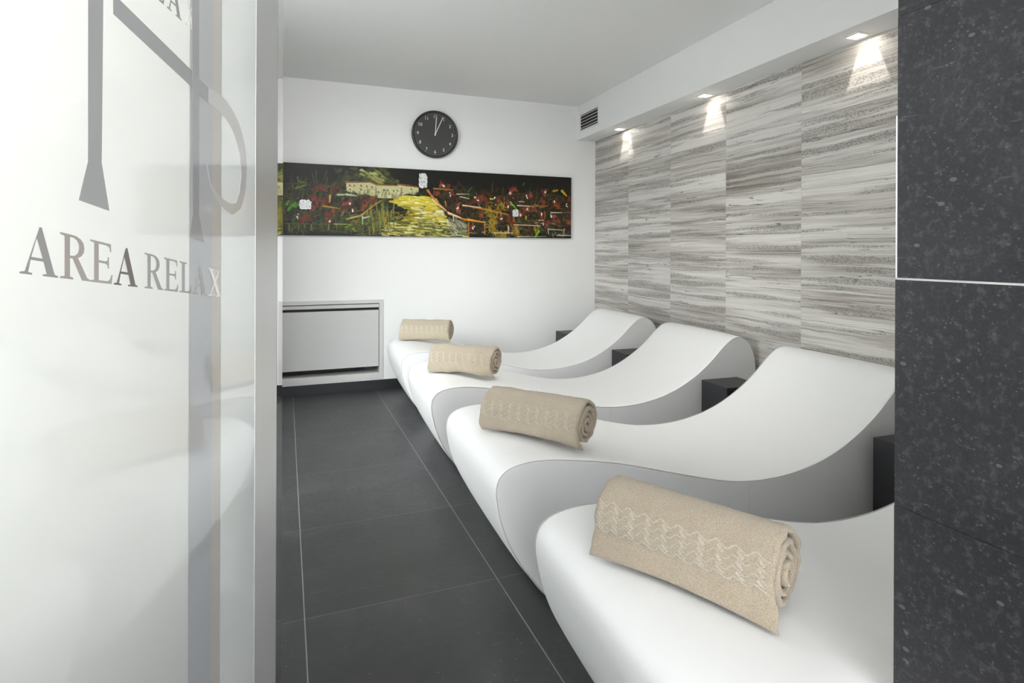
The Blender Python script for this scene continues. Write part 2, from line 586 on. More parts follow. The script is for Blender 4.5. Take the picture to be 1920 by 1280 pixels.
# partition beside the doorway and its stone clad jamb
struct(boxes('wall_front', [(0.86, 1.2, 0.40, 0.597, 0, CEIL), (1.2, 3.2, 0.40, 0.545, 0, CEIL), (0.86, 0.96, -0.5, 0.40, 0, CEIL), (-.02, .86, .46, .58, 2.19, CEIL)], M['plaster']))
struct(boxes('wall_front_left', [(WALL_X, -0.014, 0.79, 0.87, 0.68, CEIL)], M['plaster']))
struct(boxes('trim_3', [(WALL_X, -0.013, 0.78, 0.87, 0.0, 0.68)], M['bluestone']), 'dark limestone plinth added behind the glass door to darken the lower film')  # made-up plinth, dark so the frosted glass dims towards the bottom
jamb = struct(empty('trim_2', (0.84, 0.4, 0)), 'dark fossil limestone cladding of the doorway jamb')
JE = 0.5985 - 0.4
boxes('stone_slab', [(0, .02, -.9, JE + .0035, 0.0, 0.726)], M['bluestone'], jamb)
boxes('stone_slab', [(0.0004, .02, -.9, JE + .0032, 0.7267, 1.0585)], M['bluestone'], jamb)
boxes('stone_slab', [(0.0, .02, -.9, JE, 1.0615, 1.445)], M['bluestone'], jamb)
boxes('stone_slab', [(0.0004, .02, -.9, JE, 1.4458, CEIL)], M['bluestone'], jamb)
boxes('grout', [(0.0012, .02, -.9, JE + .001, 1.0585, 1.0615)], M['frame_paint'], jamb)
boxes('edge_trim', [(0.0005, .02, JE, JE + .0028, 1.0612, 1.30)], M['trim_white'], jamb)

GL = {'S':[-0.028,0.62,0.0],'x352':-0.1956,'x395':-0.1451,'x412':-0.1213,'x476':-0.0023,'x517':0.1127,'x520':0.1229,'x530':0.1593,'low':[['A',[[-0.3752,1.0914],[-0.3511,1.0887],[-0.3512,1.1065],[-0.3753,1.109]]],['R',[[-0.3496,1.0886],[-0.3262,1.086],[-0.3264,1.104],[-0.3497,1.1064]]],['E',[[-0.3259,1.0859],[-0.305,1.0836],[-0.3052,1.1018],[-0.326,1.104]]],['A',[[-0.3036,1.0834],[-0.2772,1.0805],[-0.2774,1.099],[-0.3037,1.1017]]],['R',[[-0.2681,1.0795],[-0.2423,1.0766],[-0.2425,1.0954],[-0.2683,1.098]]],['E',[[-0.2408,1.0764],[-0.2174,1.0738],[-0.2176,1.0928],[-0.241,1.0952]]],['L',[[-0.2155,1.0736],[-0.192,1.071],[-0.1922,1.0902],[-0.2157,1.0927]]],['A',[[-0.1896,1.0707],[-0.1592,1.0673],[-0.1594,1.0869],[-0.1898,1.09]]],['X',[[-0.1563,1.067],[-0.1219,1.0631],[-0.1222,1.0831],[-0.1565,1.0866]]]],'up':[['E',[[-0.272,1.236],[-0.2573,1.237],[-0.2574,1.2547],[-0.2722,1.2534]]],['L',[[-0.2565,1.2371],[-0.2419,1.2382],[-0.242,1.256],[-0.2567,1.2547]]],['A',[[-0.2378,1.2385],[-0.213,1.2403],[-0.2132,1.2584],[-0.238,1.2563]]],['X',[[-0.2082,1.2407],[-0.1865,1.2423],[-0.1867,1.2606],[-0.2084,1.2588]]]],'bar1':[[-0.3287,1.2182],[-0.3282,1.1369],[-0.3357,1.1199],[-0.3085,1.1172],[-0.316,1.138],[-0.3149,1.2247]],'bar2':[[-0.1941,1.2815],[-0.1907,1.1232],[-0.1973,1.1077],[-0.1661,1.1047],[-0.1774,1.1232],[-0.1793,1.2885]],'diag':[[-0.3054,1.2177],[-0.3053,1.2083],[-0.1933,1.2049],[-0.1934,1.2156]],'diag2':[[-0.1783,1.2043],[-0.1568,1.2035],[-0.1569,1.214],[-0.1784,1.215]],'ring_o':[[-0.1563,1.2142],[-0.1364,1.2166],[-0.1146,1.2176],[-0.0905,1.2144],[-0.0684,1.2082],[-0.0491,1.1957],[-0.0387,1.1758],[-0.0435,1.1512],[-0.0627,1.1344],[-0.0894,1.1282],[-0.1135,1.1304],[-0.1355,1.1374],[-0.1506,1.1448],[-0.1603,1.1606]],'ring_i':[[-0.1561,1.2038],[-0.1397,1.2039],[-0.122,1.2035],[-0.1047,1.2021],[-0.086,1.1967],[-0.0681,1.1854],[-0.0585,1.1672],[-0.0653,1.1491],[-0.0765,1.139],[-0.0937,1.1366],[-0.1136,1.1382],[-0.1355,1.1424],[-0.1517,1.1485],[-0.16,1.1605]]}
PAINT = {'red':[(0.1145,0.6787),(0.1527,0.6511),(0.0845,0.5214),(0.1046,0.4898),(0.1248,0.4696),(0.0574,0.2388),(0.076,0.2526),(0.1275,0.294),(0.1465,0.3317),(0.1838,0.4079),(0.202,0.4701),(0.2468,0.4172),(0.252,0.5322),(0.2761,0.5242),(0.1377,0.1894),(0.0896,0.3941),(0.5068,0.7836),(0.5251,0.7482),(0.4874,0.6563),(0.5373,0.659),(0.5621,0.4399),(0.6121,0.1285),(0.6306,0.5828),(0.6432,0.5983),(0.6687,0.549),(0.7139,0.6102),(0.7564,0.6991),(0.7695,0.756),(0.8065,0.4473),(0.8233,0.4497),(0.8505,0.4603),(0.8745,0.3873),(0.8333,0.6718),(0.8914,0.7586),(0.9298,0.5906),(0.9438,0.5507),(0.923,0.3514),(0.8953,0.2436),(0.9441,0.2696),(0.7932,0.3633),(0.7435,0.2892),(0.7666,0.2782),(0.7174,0.2998),(0.6466,0.3451),(0.7466,0.507),(0.8846,0.5695),(0.9937,0.2607),(0.9934,0.6149)],'reddot':[(0.202,0.4642),(0.2112,0.3642),(0.0426,0.2659),(0.1402,0.2132),(0.5099,0.7647),(0.5343,0.6453),(0.562,0.453),(0.6242,0.6217),(0.6337,0.5634),(0.696,0.6139),(0.7531,0.7121),(0.8216,0.4632),(0.8198,0.6625),(0.8931,0.7589),(0.9315,0.6049),(0.8779,0.3947),(0.9177,0.3578),(0.7948,0.3635),(0.8832,0.2284),(0.6183,0.1423),(0.7206,0.3002),(0.7467,0.4934),(0.981,0.5493)],'house':[[(0.1887,0.7626),(0.2679,0.776),(0.2827,0.7465),(0.2828,0.5676),(0.244,0.6148),(0.1914,0.6348)],[(0.2827,0.7369),(0.355,0.7457),(0.3717,0.7184),(0.3718,0.5524),(0.2896,0.5567)],[(0.355,0.7518),(0.4251,0.729),(0.4251,0.6731),(0.3829,0.6405),(0.3718,0.6077)]],'roof':[((0.1887,0.7674),(0.2679,0.7796)),((0.2679,0.7796),(0.284,0.7492)),((0.284,0.7468),(0.355,0.7432)),((0.355,0.7641),(0.3884,0.7587)),((0.3884,0.7587),(0.4251,0.7327)),((0.3675,0.7052),(0.3662,0.5821))],'win':[(0.2005,0.7199),(0.2149,0.7229),(0.236,0.7272),(0.2546,0.719),(0.2706,0.7102),(0.2018,0.6666),(0.236,0.6673),(0.2922,0.6419),(0.3098,0.6756),(0.3221,0.6719),(0.3413,0.6695),(0.3537,0.6755),(0.3997,0.7054)],'tree':[(0.1835,0.8232),(0.2095,0.853),(0.2359,0.883),(0.2518,0.8507),(0.2678,0.9026),(0.284,0.8218),(0.2974,0.9097),(0.3165,0.8534),(0.3274,0.7949),(0.2625,0.805)],'treehi':[(0.2786,0.8327),(0.2947,0.8424),(0.3002,0.8133),(0.2867,0.7982),(0.2893,0.9199),(0.2625,0.8652),(0.2385,0.9076)],'path':[[(0.3885,0.6354),(0.3249,0.514),(0.3887,0.3887),(0.372,0.2635),(0.317,0.1841),(0.2846,0.0175)],[(0.4471,0.7004),(0.462,0.6064),(0.4861,0.429),(0.5042,0.3014),(0.5377,0.1745),(0.5872,0.0075)]],'lines':[([(0.1917,0.2427),(0.2363,0.2958),(0.2628,0.3954),(0.2842,0.4711),(0.3031,0.5226)],0.022,(150,135,45)),([(0.2022,0.2558),(0.2363,0.3018),(0.2575,0.3706)],0.012,(205,170,110)),([(0.456,0.6957),(0.471,0.608),(0.492,0.5078),(0.5315,0.357),(0.587,0.2717),(0.6594,0.237)],0.028,(200,125,45)),([(0.471,0.5692),(0.495,0.4823),(0.5193,0.4076)],0.014,(222,205,178)),([(0.5284,0.3697),(0.5745,0.2966)],0.018,(222,205,178)),([(0.5994,0.2757),(0.6594,0.237)],0.02,(235,150,50)),([(0.5806,0.4887),(0.6118,0.4735),(0.6624,0.4381),(0.7468,0.3643)],0.022,(200,125,45)),([(0.5806,0.4887),(0.6465,0.4626)],0.014,(222,205,178)),([(0.5588,0.6563),(0.6022,0.6642)],0.012,(222,205,178)),([(0.5712,0.619),(0.6023,0.5913)],0.012,(222,205,178)),([(0.7897,0.5751),(0.8097,0.5783)],0.012,(222,205,178)),([(0.783,0.5125),(0.8368,0.5067)],0.012,(222,205,178)),([(0.9159,0.4177),(0.9616,0.4195)],0.012,(222,205,178)),([(0.77,0.2104),(0.8746,0.1956)],0.012,(222,205,178)),([(0.7486,0.1811),(0.7496,0.086)],0.012,(222,205,178)),([(0.6949,0.0751),(0.7701,0.0808)],0.012,(222,205,178)),([(0.7835,0.023),(0.8955,0.0303)],0.012,(222,205,178)),([(0.904,0.1537),(0.9076,0.0702)],0.012,(222,205,178)),([(0.9057,0.1469),(0.9654,0.1379)],0.012,(222,205,178)),([(0.9707,0.1595),(0.9672,0.0322)],0.012,(222,205,178)),([(0.9443,0.0518),(0.9975,0.0512)],0.012,(222,205,178)),([(0.5468,0.3262),(0.5469,0.2409)],0.012,(222,205,178)),([(0.5255,0.2648),(0.528,0.1605)],0.012,(222,205,178)),([(0.8677,0.2893),(0.8883,0.2888)],0.012,(222,205,178)),([(0.661,0.2398),(0.6596,0.0523)],0.016,(175,120,45)),([(0.5176,0.5379),(0.5207,0.4601)],0.016,(175,120,45)),([(0.8402,0.5142),(0.902,0.5164)],0.016,(175,120,45)),([(0.601,0.2203),(0.6012,0.0216)],0.016,(175,120,45)),([(0.8917,0.4313),(0.8917,0.3198)],0.016,(175,120,45)),([(0.4768,0.7256),(0.5434,0.7191)],0.016,(175,120,45)),([(0.7767,0.1837),(0.7834,0.0339)],0.016,(175,120,45)),([(0.1198,0.4161),(0.1683,0.3879)],0.018,(205,150,40)),([(0.0061,0.1617),(0.1326,0.1654),(0.2364,0.1699)],0.014,(100,105,50)),([(0.1531,0.1675),(0.2048,0.1668)],0.012,(170,175,90)),([(0.163,0.5822),(0.1915,0.5897),(0.2229,0.5751)],0.018,(190,205,170)),([(0.2443,0.2608),(0.2656,0.2874)],0.014,(200,210,190)),([(0.2411,0.2844),(0.2412,0.1644)],0.01,(190,200,180)),([(0.0183,0.1423),(0.0183,0.0734)],0.008,(150,150,95)),([(0.0464,0.1451),(0.0464,0.0758)],0.008,(150,150,95)),([(0.0649,0.1469),(0.0649,0.0774)],0.008,(150,150,95)),([(0.0835,0.1488),(0.0836,0.079)],0.008,(150,150,95)),([(0.1365,0.154),(0.1365,0.0835)],0.008,(150,150,95)),([(0.1608,0.1564),(0.1608,0.0856)],0.008,(150,150,95)),([(0.14,0.5662),(0.1388,0.4719)],0.02,(205,150,40)),([(0.0422,0.8027),(0.0447,0.7455),(0.0694,0.7277)],0.02,(100,130,35)),([(0.0374,0.6516),(0.0694,0.7045)],0.022,(90,115,30)),([(0.0108,0.4284),(0.0168,0.4752)],0.03,(85,150,40)),([(0.0205,0.3839),(0.0266,0.4308)],0.03,(85,150,40)),([(0.0303,0.4084),(0.0363,0.4554)],0.03,(85,150,40)),([(0.0157,0.3487),(0.0217,0.3956)],0.03,(85,150,40)),([(0.0364,0.3978),(0.0425,0.4449)],0.03,(85,150,40)),([(0.098,0.9088),(0.0981,0.7455)],0.014,(40,70,45)),([(0.1295,0.9049),(0.1182,0.7615)],0.014,(60,95,50)),([(0.1761,0.2883),(0.1839,0.3605)],0.016,(110,140,50)),([(0.1892,0.1236),(0.2075,0.1611)],0.02,(110,140,40)),([(0.7565,0.5629),(0.7798,0.4573)],0.02,(110,190,60)),([(0.8678,0.1159),(0.8525,0.0178)],0.03,(110,195,50)),([(0.7866,0.2941),(0.7966,0.2335)],0.02,(40,110,60)),([(0.5991,0.6967),(0.6115,0.7654)],0.016,(70,110,50)),([(0.6625,0.3873),(0.6721,0.4288)],0.03,(110,150,35)),([(0.9613,0.7718),(0.9791,0.6974)],0.035,(200,165,40)),([(0.9261,0.7652),(0.9436,0.7826)],0.03,(185,150,60)),([(0.8062,0.8455),(0.8095,0.8737)],0.02,(60,100,50)),([(0.8167,0.3387),(0.8167,0.2975)],0.025,(190,180,60)),([(0.6815,0.6047),(0.6912,0.5996)],0.025,(190,180,50))],'bush':[(0.6817,0.4032),(0.6882,0.3234),(0.6915,0.243),(0.6851,0.1617),(0.6884,0.0947),(0.6979,0.2707),(0.7078,0.0558),(0.7274,0.0437),(0.7405,0.031),(0.714,0.4481),(0.727,0.4905),(0.78,0.143),(0.7801,0.061),(0.8609,0.1638)],'grassy':[(0.2763,0.3249),(0.2844,0.2534),(0.2818,0.1564),(0.3033,0.2555),(0.3169,0.3301),(0.3278,0.3803),(0.3032,0.4255)],'leaf':[[(0.0461,0.4974),(0.0846,0.3584)],[(0.4257,0.9502),(0.4556,0.7201)],[(0.7648,0.4511),(0.7889,0.3286)]],'scr':[[(0.9215,0.0852),(0.9233,0.0293),(0.9337,0.1002)],[(0.9337,0.1002),(0.939,0.0444),(0.9513,0.0734)],[(0.9513,0.0734),(0.9619,0.0389),(0.9867,0.0901)]]}
M['monogram'] = plain('grey clear monogram', (0.34, 0.34, 0.34), 0.12, var=0.02)
M['loop_film'] = mat_film('white film loop', (0.80, 0.79, 0.77), 0.35)
M['etched'] = mat_film('lightly etched glass strip', (0.80, 0.81, 0.81), 0.4, 0.42, 0.12, 0.0)
M['leaf'] = plain('silver leaf', (0.78, 0.78, 0.78), 0.35, 0.25, var=0.10)
M['canvas_edge'] = plain('dark painted canvas edge', (0.02, 0.02, 0.018), 0.5)
t = NT('oil paint')
at_ = t.n('ShaderNodeVertexColor', layer_name='paint')
t.color(at_.outputs[0])
t.set(Roughness=0.38, Specular_IOR_Level=0.3)
M['paint'] = t.m


# ------------------------------------------------------------------ loungers
PROFILE = [(.74, .010), (.70, .016), (.678, .036), (.645, .080), (.609, .128), (.571, .198), (.547, .261), (.533, .323), (.529, .365),
           (.537, .400), (.562, .425), (.602, .439), (.656, .445), (.722, .442), (.79, .433), (.912, .413), (1.002, .392), (1.143, .354),
           (1.291, .314), (1.393, .292), (1.456, .284), (1.542, .280), (1.653, .286), (1.768, .307), (1.846, .331), (1.911, .358),
           (1.98, .395), (2.045, .437), (2.112, .490), (2.178, .552), (2.237, .597), (2.285, .611), (2.325, .603), (2.365, .573),
           (2.392, .522), (2.406, .465), (2.410, .38), (2.408, .22), (2.402, .08), (2.392, .028), (2.365, .010)]
LEN_C = 1.45                                        # local origin of a lounger along its length
LOW = 0.70                                          # width


def smooth_closed(pts, sub):
    out, n = [], len(pts)
    for i in range(n - 1):
        p0, p1, p2, p3 = pts[max(i - 1, 0)], pts[i], pts[i + 1], pts[min(i + 2, n - 1)]
        for k in range(sub):
            t = k / sub
            f = [0.5 * (2 * p1[c] + (p2[c] - p0[c]) * t + (2 * p0[c] - 5 * p1[c] + 4 * p2[c] - p3[c]) * t * t +
                        (3 * p1[c] - p0[c] - 3 * p2[c] + p3[c]) * t ** 3) for c in (0, 1)]
            out.append(tuple(f))
    out.append(pts[-1])
    return out


PROF = [(a - LEN_C, b) for a, b in smooth_closed(PROFILE, 4)]
NORM = []
for i in range(len(PROF)):
    a, b = PROF[max(i - 1, 0)], PROF[min(i + 1, len(PROF) - 1)]
    d = Vector((b[0] - a[0], b[1] - a[1])).normalized()
    NORM.append((-d.y, d.x))                        # outward (profile runs clockwise)


def lounger_meshes():
    n = len(PROF)
    # wrap: the cover that runs round the profile, crowned a little across its width
    rows = [(0.0, -.0035), (0.004, -.0005), (0.012, .0018), (.05, .0034), (.15, .0055), (.35, .0065), (.55, .0055), (.65, .0034), (.688, .0018),
            (.696, -.0005), (.70, -.0035)]
    vs, fs = [], []
    for v, off in rows:
        for (u, z), (nu, nz) in zip(PROF, NORM):
            vs.append((u + nu * off, v - LOW / 2, max(z + nz * off, 0.004)))
    for r in range(len(rows) - 1):
        for i in range(n):
            j = (i + 1) % n
            fs.append((r * n + i, r * n + j, (r + 1) * n + j, (r + 1) * n + i))
    wrap = (vs, fs)
    panels = []
    for side in (-1, 1):
        vs = []
        for off, out in ((-.0035, 0.0), (-.0055, .0012), (-.009, .0016)):
            for (u, z), (nu, nz) in zip(PROF, NORM):
                vs.append((u + nu * off, side * (LOW / 2 + out - .0004), max(z + nz * off, 0.005)))
        fs = []
        for r in range(2):
            for i in range(n):
                j = (i + 1) % n
                f = (r * n + i, r * n + j, (r + 1) * n + j, (r + 1) * n + i)
                fs.append(f if side < 0 else f[::-1])
        tri = tessellate_polygon([[Vector((vs[2 * n + i][0], vs[2 * n + i][2], 0)) for i in range(n)]])
        for t in tri:
            fs.append(tuple(2 * n + k for k in t))
        panels.append((vs, fs))
    seams = []
    for side in (-1, 1):
        path = [Vector((u - nu * .0015, side * (LOW / 2 + .0006), max(z - nz * .0015, .006))) for (u, z), (nu, nz) in zip(PROF, NORM)]
        seams.append(tube(path, 0.0015, 6))
    return wrap, panels, seams


def make_lounger():
    root = empty('wave_lounger', (0, 0, 0), -SK)
    wrap, panels, seams = lounger_meshes()
    from_py('upholstery', *wrap, M['leatherette'], root)
    for p in panels:
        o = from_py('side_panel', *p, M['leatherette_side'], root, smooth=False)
        bm = bmesh.new()
        bm.from_mesh(o.data)
        bmesh.ops.recalc_face_normals(bm, faces=bm.faces)
        bm.to_mesh(o.data)
        bm.free()
    for s in seams:
        from_py('piping', *s, M['piping'], root)
    zt = .283
    boxes('stitch_seam', [(1.472 - LEN_C - .0007, 1.472 - LEN_C + .0007, -LOW / 2 - .0018, -LOW / 2 - .0008, .02, zt - .01)], M['stitch'], root)
    return root


def copy_tree(o, parent=None):
    c = o.copy()
    COL.objects.link(c)
    c.parent = parent
    for ch in list(o.children):
        copy_tree(ch, c)
    return c


LV = (3.730, 2.730, 1.699, 0.668)
LLAB = ('white wave-shaped lounger farthest back, against the back wall',
        'white wave-shaped lounger second from the back wall, carrying the creased towel',
        'white wave-shaped lounger second nearest the camera, with its whole flank in view',
        'white wave-shaped lounger nearest the camera, cut off by the dark stone jamb')
proto = make_lounger()
for i, lv in enumerate(LV):
    o = proto if i == 0 else copy_tree(proto)
    o.location = uvz(LEN_C, lv + LOW / 2, 0.0)
    tag(o, LLAB[i], 'lounger', 'white wave loungers in a row')

# ------------------------------------------------------------------ black cube tables between the loungers
BW = .205
proto = empty('side_table', (0, 0, 0), -SK)
t_ = .018
boxes('casing', [(-.115, .115, -BW / 2, BW / 2, .40 - t_, .40), (-.115, -.115 + t_, -BW / 2, BW / 2, 0, .40 - t_),
                 (.115 - t_, .115, -BW / 2, BW / 2, 0, .40 - t_), (-.115 + t_, .115 - t_, BW / 2 - t_, BW / 2, 0, .40 - t_)], M['black_box'], proto)
boxes('shelf', [(-.115 + t_, .115 - t_, -BW / 2 + .004, BW / 2 - t_, .18, .196)], M['black_box'], proto)
SLAB = ('black cube side table between the back wall and the farthest lounger',
        'black cube side table between the two loungers nearest the back wall',
        'black cube side table between the second and third lounger from the back wall',
        'black cube side table nearest the camera, beside the dark stone jamb')
for i, (bu, bv) in enumerate(((2.115, 4.585), (2.115, 3.58), (2.115, 2.572), (2.115, 1.545))):
    o = proto if i == 0 else copy_tree(proto)
    o.location = uvz(bu, bv, 0)
    tag(o, SLAB[i], 'side table', 'black cube side tables')


# ------------------------------------------------------------------ rolled towels
def towel_curve(lip):
    pts = []
    cx, cz, rx, rz = .076, .0775, .072, .071
    a0 = math.radians(188)
    jx, jz = cx + rx * math.cos(a0), cz + rz * math.sin(a0)
    for k in range(12):
        t = k / 12
        bl = -.010 * math.sin(math.pi * t) if lip > 0 else 0.0   # a tucked-in edge lets the front bulge
        pts.append((lip * (1 - t) ** 1.6 + jx * (1 - (1 - t) ** 1.6) + bl, .0075 + (jz - .0075) * t))
    turns = 3.55
    N = 190
    for k in range(N + 1):
        q = k / N
        a = a0 - q * turns * 2 * math.pi
        tn = q * turns
        f = max(1 - max(tn - .04, 0) * .255, .07)
        sq = 1 + .03 * math.cos(4 * a)
        pts.append((cx + rx * f * sq * math.cos(a), cz + rz * f * sq * math.sin(a) - .004 * (1 - f)))
    return pts


def towel(label, left, right, z, seed, crumple, tilt, lip=-.014):
    rnd = random.Random(seed)
    L = (Vector(right) - Vector(left)).length
    pts = towel_curve(lip)
    n = len(pts)
    arc = [0.0]
    for i in range(1, n):
        arc.append(arc[-1] + math.hypot(pts[i][0] - pts[i - 1][0], pts[i][1] - pts[i - 1][1]))
    nor = []
    for i in range(n):
        a, b = pts[max(i - 1, 0)], pts[min(i + 1, n - 1)]
        d = Vector((b[0] - a[0], b[1] - a[1])).normalized()
        nor.append(Vector((-d.y, d.x)))             # outward while the curve runs clockwise
    off = Vector((seed * 7.3, seed * 3.1, 0))
    m = 64
    HT = .0068

    def ends(i):
        s = arc[i]
        x0 = .004 * noise.noise(Vector((s * 9, seed, 1.0))) + .004 * noise.noise(Vector((s * 40, seed, 4.0)))
        x1 = L + .007 * noise.noise(Vector((s * 8, seed, 2.0))) + .004 * noise.noise(Vector((s * 45, seed, 3.0)))
        fl = max(0.0, 1 - s / .07)
        x1 += .012 * fl - .004 * min(s / .5, 1) * math.sin(s * 20)
        x0 -= .003 * fl
        return x0, x1

    def surf(i, fx, side):
        x0, x1 = ends(i)
        x = x0 + (x1 - x0) * fx
        y, zz = pts[i]
        dd = min(x - x0, x1 - x)
        h = HT * math.sqrt(max(0.0, 1 - max(0.0, 1 - dd / .009) ** 2)) if dd < .009 else HT
        if i < 4:
            h *= (.35, .7, .9, .97)[i]
        p3 = Vector((x, y, zz)) + off
        outer = 1.0 if arc[i] < .52 else .35
        wv = outer * (crumple * noise.noise(p3 * 13) + crumple * .6 * noise.noise(p3 * 31 + Vector((3, 1, 7)))) + .0011 * noise.noise(p3 * 120) + .0007 * noise.noise(p3 * 260)
        r = nor[i] * (side * h + wv)
        # the loose lower edge sags in a shallow arch between its corners
        sag = 0.0
        if arc[i] < .06:
            sag = .012 * math.sin(math.pi * min(max(fx, 0), 1)) * (1 - arc[i] / .06)
        return Vector((x, y + r.x, zz + r.y + sag))

    vs, fs = [], []
    fxs = [0, .004, .010, .018, .028] + [.028 + (.944) * k / (m - 10) for k in range(1, m - 10)] + [.972, .982, .990, .996, 1.0]
    mm = len(fxs)
    for side in (1, -1):
        for i in range(n):
            for fx in fxs:
                vs.append(surf(i, fx, side))
    B = n * mm
    for i in range(n - 1):
        for j in range(mm - 1):
            a, b, c, d = i * mm + j, i * mm + j + 1, (i + 1) * mm + j + 1, (i + 1) * mm + j
            fs.append((a, b, c, d))
            fs.append((B + d, B + c, B + b, B + a))
        fs.append((i * mm, (i + 1) * mm, B + (i + 1) * mm, B + i * mm))
        fs.append((i * mm + mm - 1, B + i * mm + mm - 1, B + (i + 1) * mm + mm - 1, (i + 1) * mm + mm - 1))
    for j in range(mm - 1):
        fs.append((j, B + j, B + j + 1, j + 1))
        e = (n - 1) * mm
        fs.append((e + j, e + j + 1, B + e + j + 1, B + e + j))
    axis = (Vector(right) - Vector(left)).normalized()
    root = empty('rolled_towel', (left[0], left[1], z), math.atan2(axis.y, axis.x))
    root.rotation_euler[1] = tilt
    me_o = from_py('terry_roll', vs, fs, M['terry'], root)
    bm = bmesh.new()
    bm.from_mesh(me_o.data)
    bmesh.ops.recalc_face_normals(bm, faces=bm.faces)
    bm.to_mesh(me_o.data)
    bm.free()

    # woven border: four wavy cords with slanting stitches between them, laid on the outer layer
    def at(a, x):
        i = 0
        while i < n - 2 and arc[i + 1] < a:
            i += 1
        t = (a - arc[i]) / (arc[i + 1] - arc[i])
        fx = x / L
        p, q = surf(i, fx, 1), surf(i + 1, fx, 1)
        nn = nor[i].lerp(nor[i + 1], t)
        return p.lerp(q, t), Vector((0, nn.x, nn.y))
    vs, fs = [], []

    def cord(path, wid, hgt):
        base = len(vs)
        k = len(path)
        prof = [(-1, -.25), (-.75, .55), (0, 1), (.75, .55), (1, -.25)]
        res = [at(a, x) for a, x in path]
        for q in range(k):
            p, nn = res[q]
            d = (res[min(q + 1, k - 1)][0] - res[max(q - 1, 0)][0]).normalized()
            sd = d.cross(nn).normalized()
            for c, e in prof:
                vs.append(p + sd * (wid * c) + nn * (hgt * e))
        for q in range(k - 1):
            for c in range(4):
                fs.append((base + q * 5 + c, base + q * 5 + c + 1, base + (q + 1) * 5 + c + 1, base + (q + 1) * 5 + c))
    lam, amp, a0, gap = .0370, .0046, .064, .0158
    def wav(x, k):
        ph = 2 * math.pi * (x / lam) + .25 * k
        return a0 + gap * k + amp * (math.sin(ph) + .18 * math.sin(2 * ph))
    xs0, xs1 = .006, L - .008
    for k in range(4):
        cord([(wav(x, k), x) for x in [xs0 + (xs1 - xs0) * q / 130 for q in range(131)]], .0019 if k in (0, 3) else .0012, .0016 if k in (0, 3) else .0010)
    for k in range(3):
        x = -.25 * (k + .5) / (2 * math.pi) * lam
        while x < xs1 - .02:
            xa, xb = x + lam * .34, x + lam * .68
            mid = [(.5 * (wav(xa + (xb - xa) * q / 8, k) + wav(xa + (xb - xa) * q / 8, k + 1)) + .002 - .004 * q / 8, xa + (xb - xa) * q / 8) for q in range(9)]
            if xb < xs1 and xa > xs0:
                cord(mid, .0034, .0013)
            x += lam
    b = from_py('woven_border', vs, fs, M['terry_band'], root)
    b['label'] = 'paler wavy woven border'
    return tag(root, label, 'towel', 'beige towels rolled up on the loungers')


def on_lounger(u, v, z):
    p = uvz(u, v)
    return (p.x, p.y, z)


TW = (((.572, 1.129), (.751, .804), 'beige rolled towel on the nearest lounger, largest in view', 3, .0016, .446),
      ((.572, 2.032), (.817, 1.725), 'beige rolled towel on the second nearest lounger, with a tight wavy border', 5, .0032, .446),
      ((.580, 3.073), (.854, 2.838), 'creased beige rolled towel on the second lounger from the back wall', 8, .0075, .446),
      ((.585, 4.20), (.900, 4.03), 'beige rolled towel on the farthest lounger, in front of the back wall', 11, .0036, .446))
for (a, b, lab, seed, cr_, z) in TW:
    towel(lab, on_lounger(*a, 0)[:2], on_lounger(*b, 0)[:2], z, seed, cr_, 0.0, -.014 if seed == 3 else .013)

# ------------------------------------------------------------------ wall clock
CX, CZ, CR = 1.135, 2.040, .192
clock = tag(empty('wall_clock', (CX, BACK, CZ)), 'round black wall clock with white numerals above the painting', 'clock')


def ring_profile(name, prof, mat, parent, nseg=96):
    vs, fs = [], []
    k = len(prof)
    for s in range(nseg):
        a = 2 * math.pi * s / nseg
        for r, y in prof:
            vs.append((r * math.cos(a), y, r * math.sin(a)))
    for s in range(nseg):
        s2 = (s + 1) % nseg
        for q in range(k - 1):
            fs.append((s * k + q, s * k + q + 1, s2 * k + q + 1, s2 * k + q))
    o = from_py(name, vs, fs, mat, parent)
    bm = bmesh.new()
    bm.from_mesh(o.data)
    bmesh.ops.remove_doubles(bm, verts=bm.verts, dist=1e-6)
    bmesh.ops.recalc_face_normals(bm, faces=bm.faces)
    bm.to_mesh(o.data)
    bm.free()
    return o


ring_profile('casing', [(0.0, -.001), (.180, -.001), (CR - .004, -.004), (CR, -.012), (CR, -.036), (CR - .004, -.041), (CR - .012, -.041), (CR - .016, -.034), (CR - .016, -.026)], M['clock_black'], clock)
o = ring_profile('dial', [(0.0, -.0275), (CR - .016, -.0275)], M['clock_dial'], clock)
for k in range(1, 13):
    cu = bpy.data.curves.new('numeral', 'FONT')
    cu.body = str(k)
    cu.size = .036
    cu.align_x, cu.align_y = 'CENTER', 'CENTER'
    cu.extrude = .0004
    tmp = bpy.data.objects.new('numeral_curve', cu)
    COL.objects.link(tmp)
    bpy.context.view_layer.update()
    me = bpy.data.meshes.new_from_object(tmp.evaluated_get(bpy.context.evaluated_depsgraph_get()))
    bpy.data.objects.remove(tmp)
    bpy.data.curves.remove(cu)
    a = math.radians(90 - 30 * k)
    me.transform(Matrix.Rotation(math.radians(90), 4, 'X'))
    o = link_mesh('numeral', me, M['clock_white'], clock, (.143 * math.cos(a), -.0282, .143 * math.sin(a)))
bm = bmesh.new()
for k in range(60):
    a = math.radians(6 * k)
    r = .0022 if k % 5 == 0 else .0011
    mt = Matrix.Translation((.166 * math.cos(a), -.0280, .166 * math.sin(a))) @ Matrix.Rotation(math.radians(90), 4, 'X')
    bmesh.ops.create_circle(bm, cap_ends=True, radius=r, segments=10, matrix=mt)
from_bm('minute_track', bm, M['clock_white'], clock)


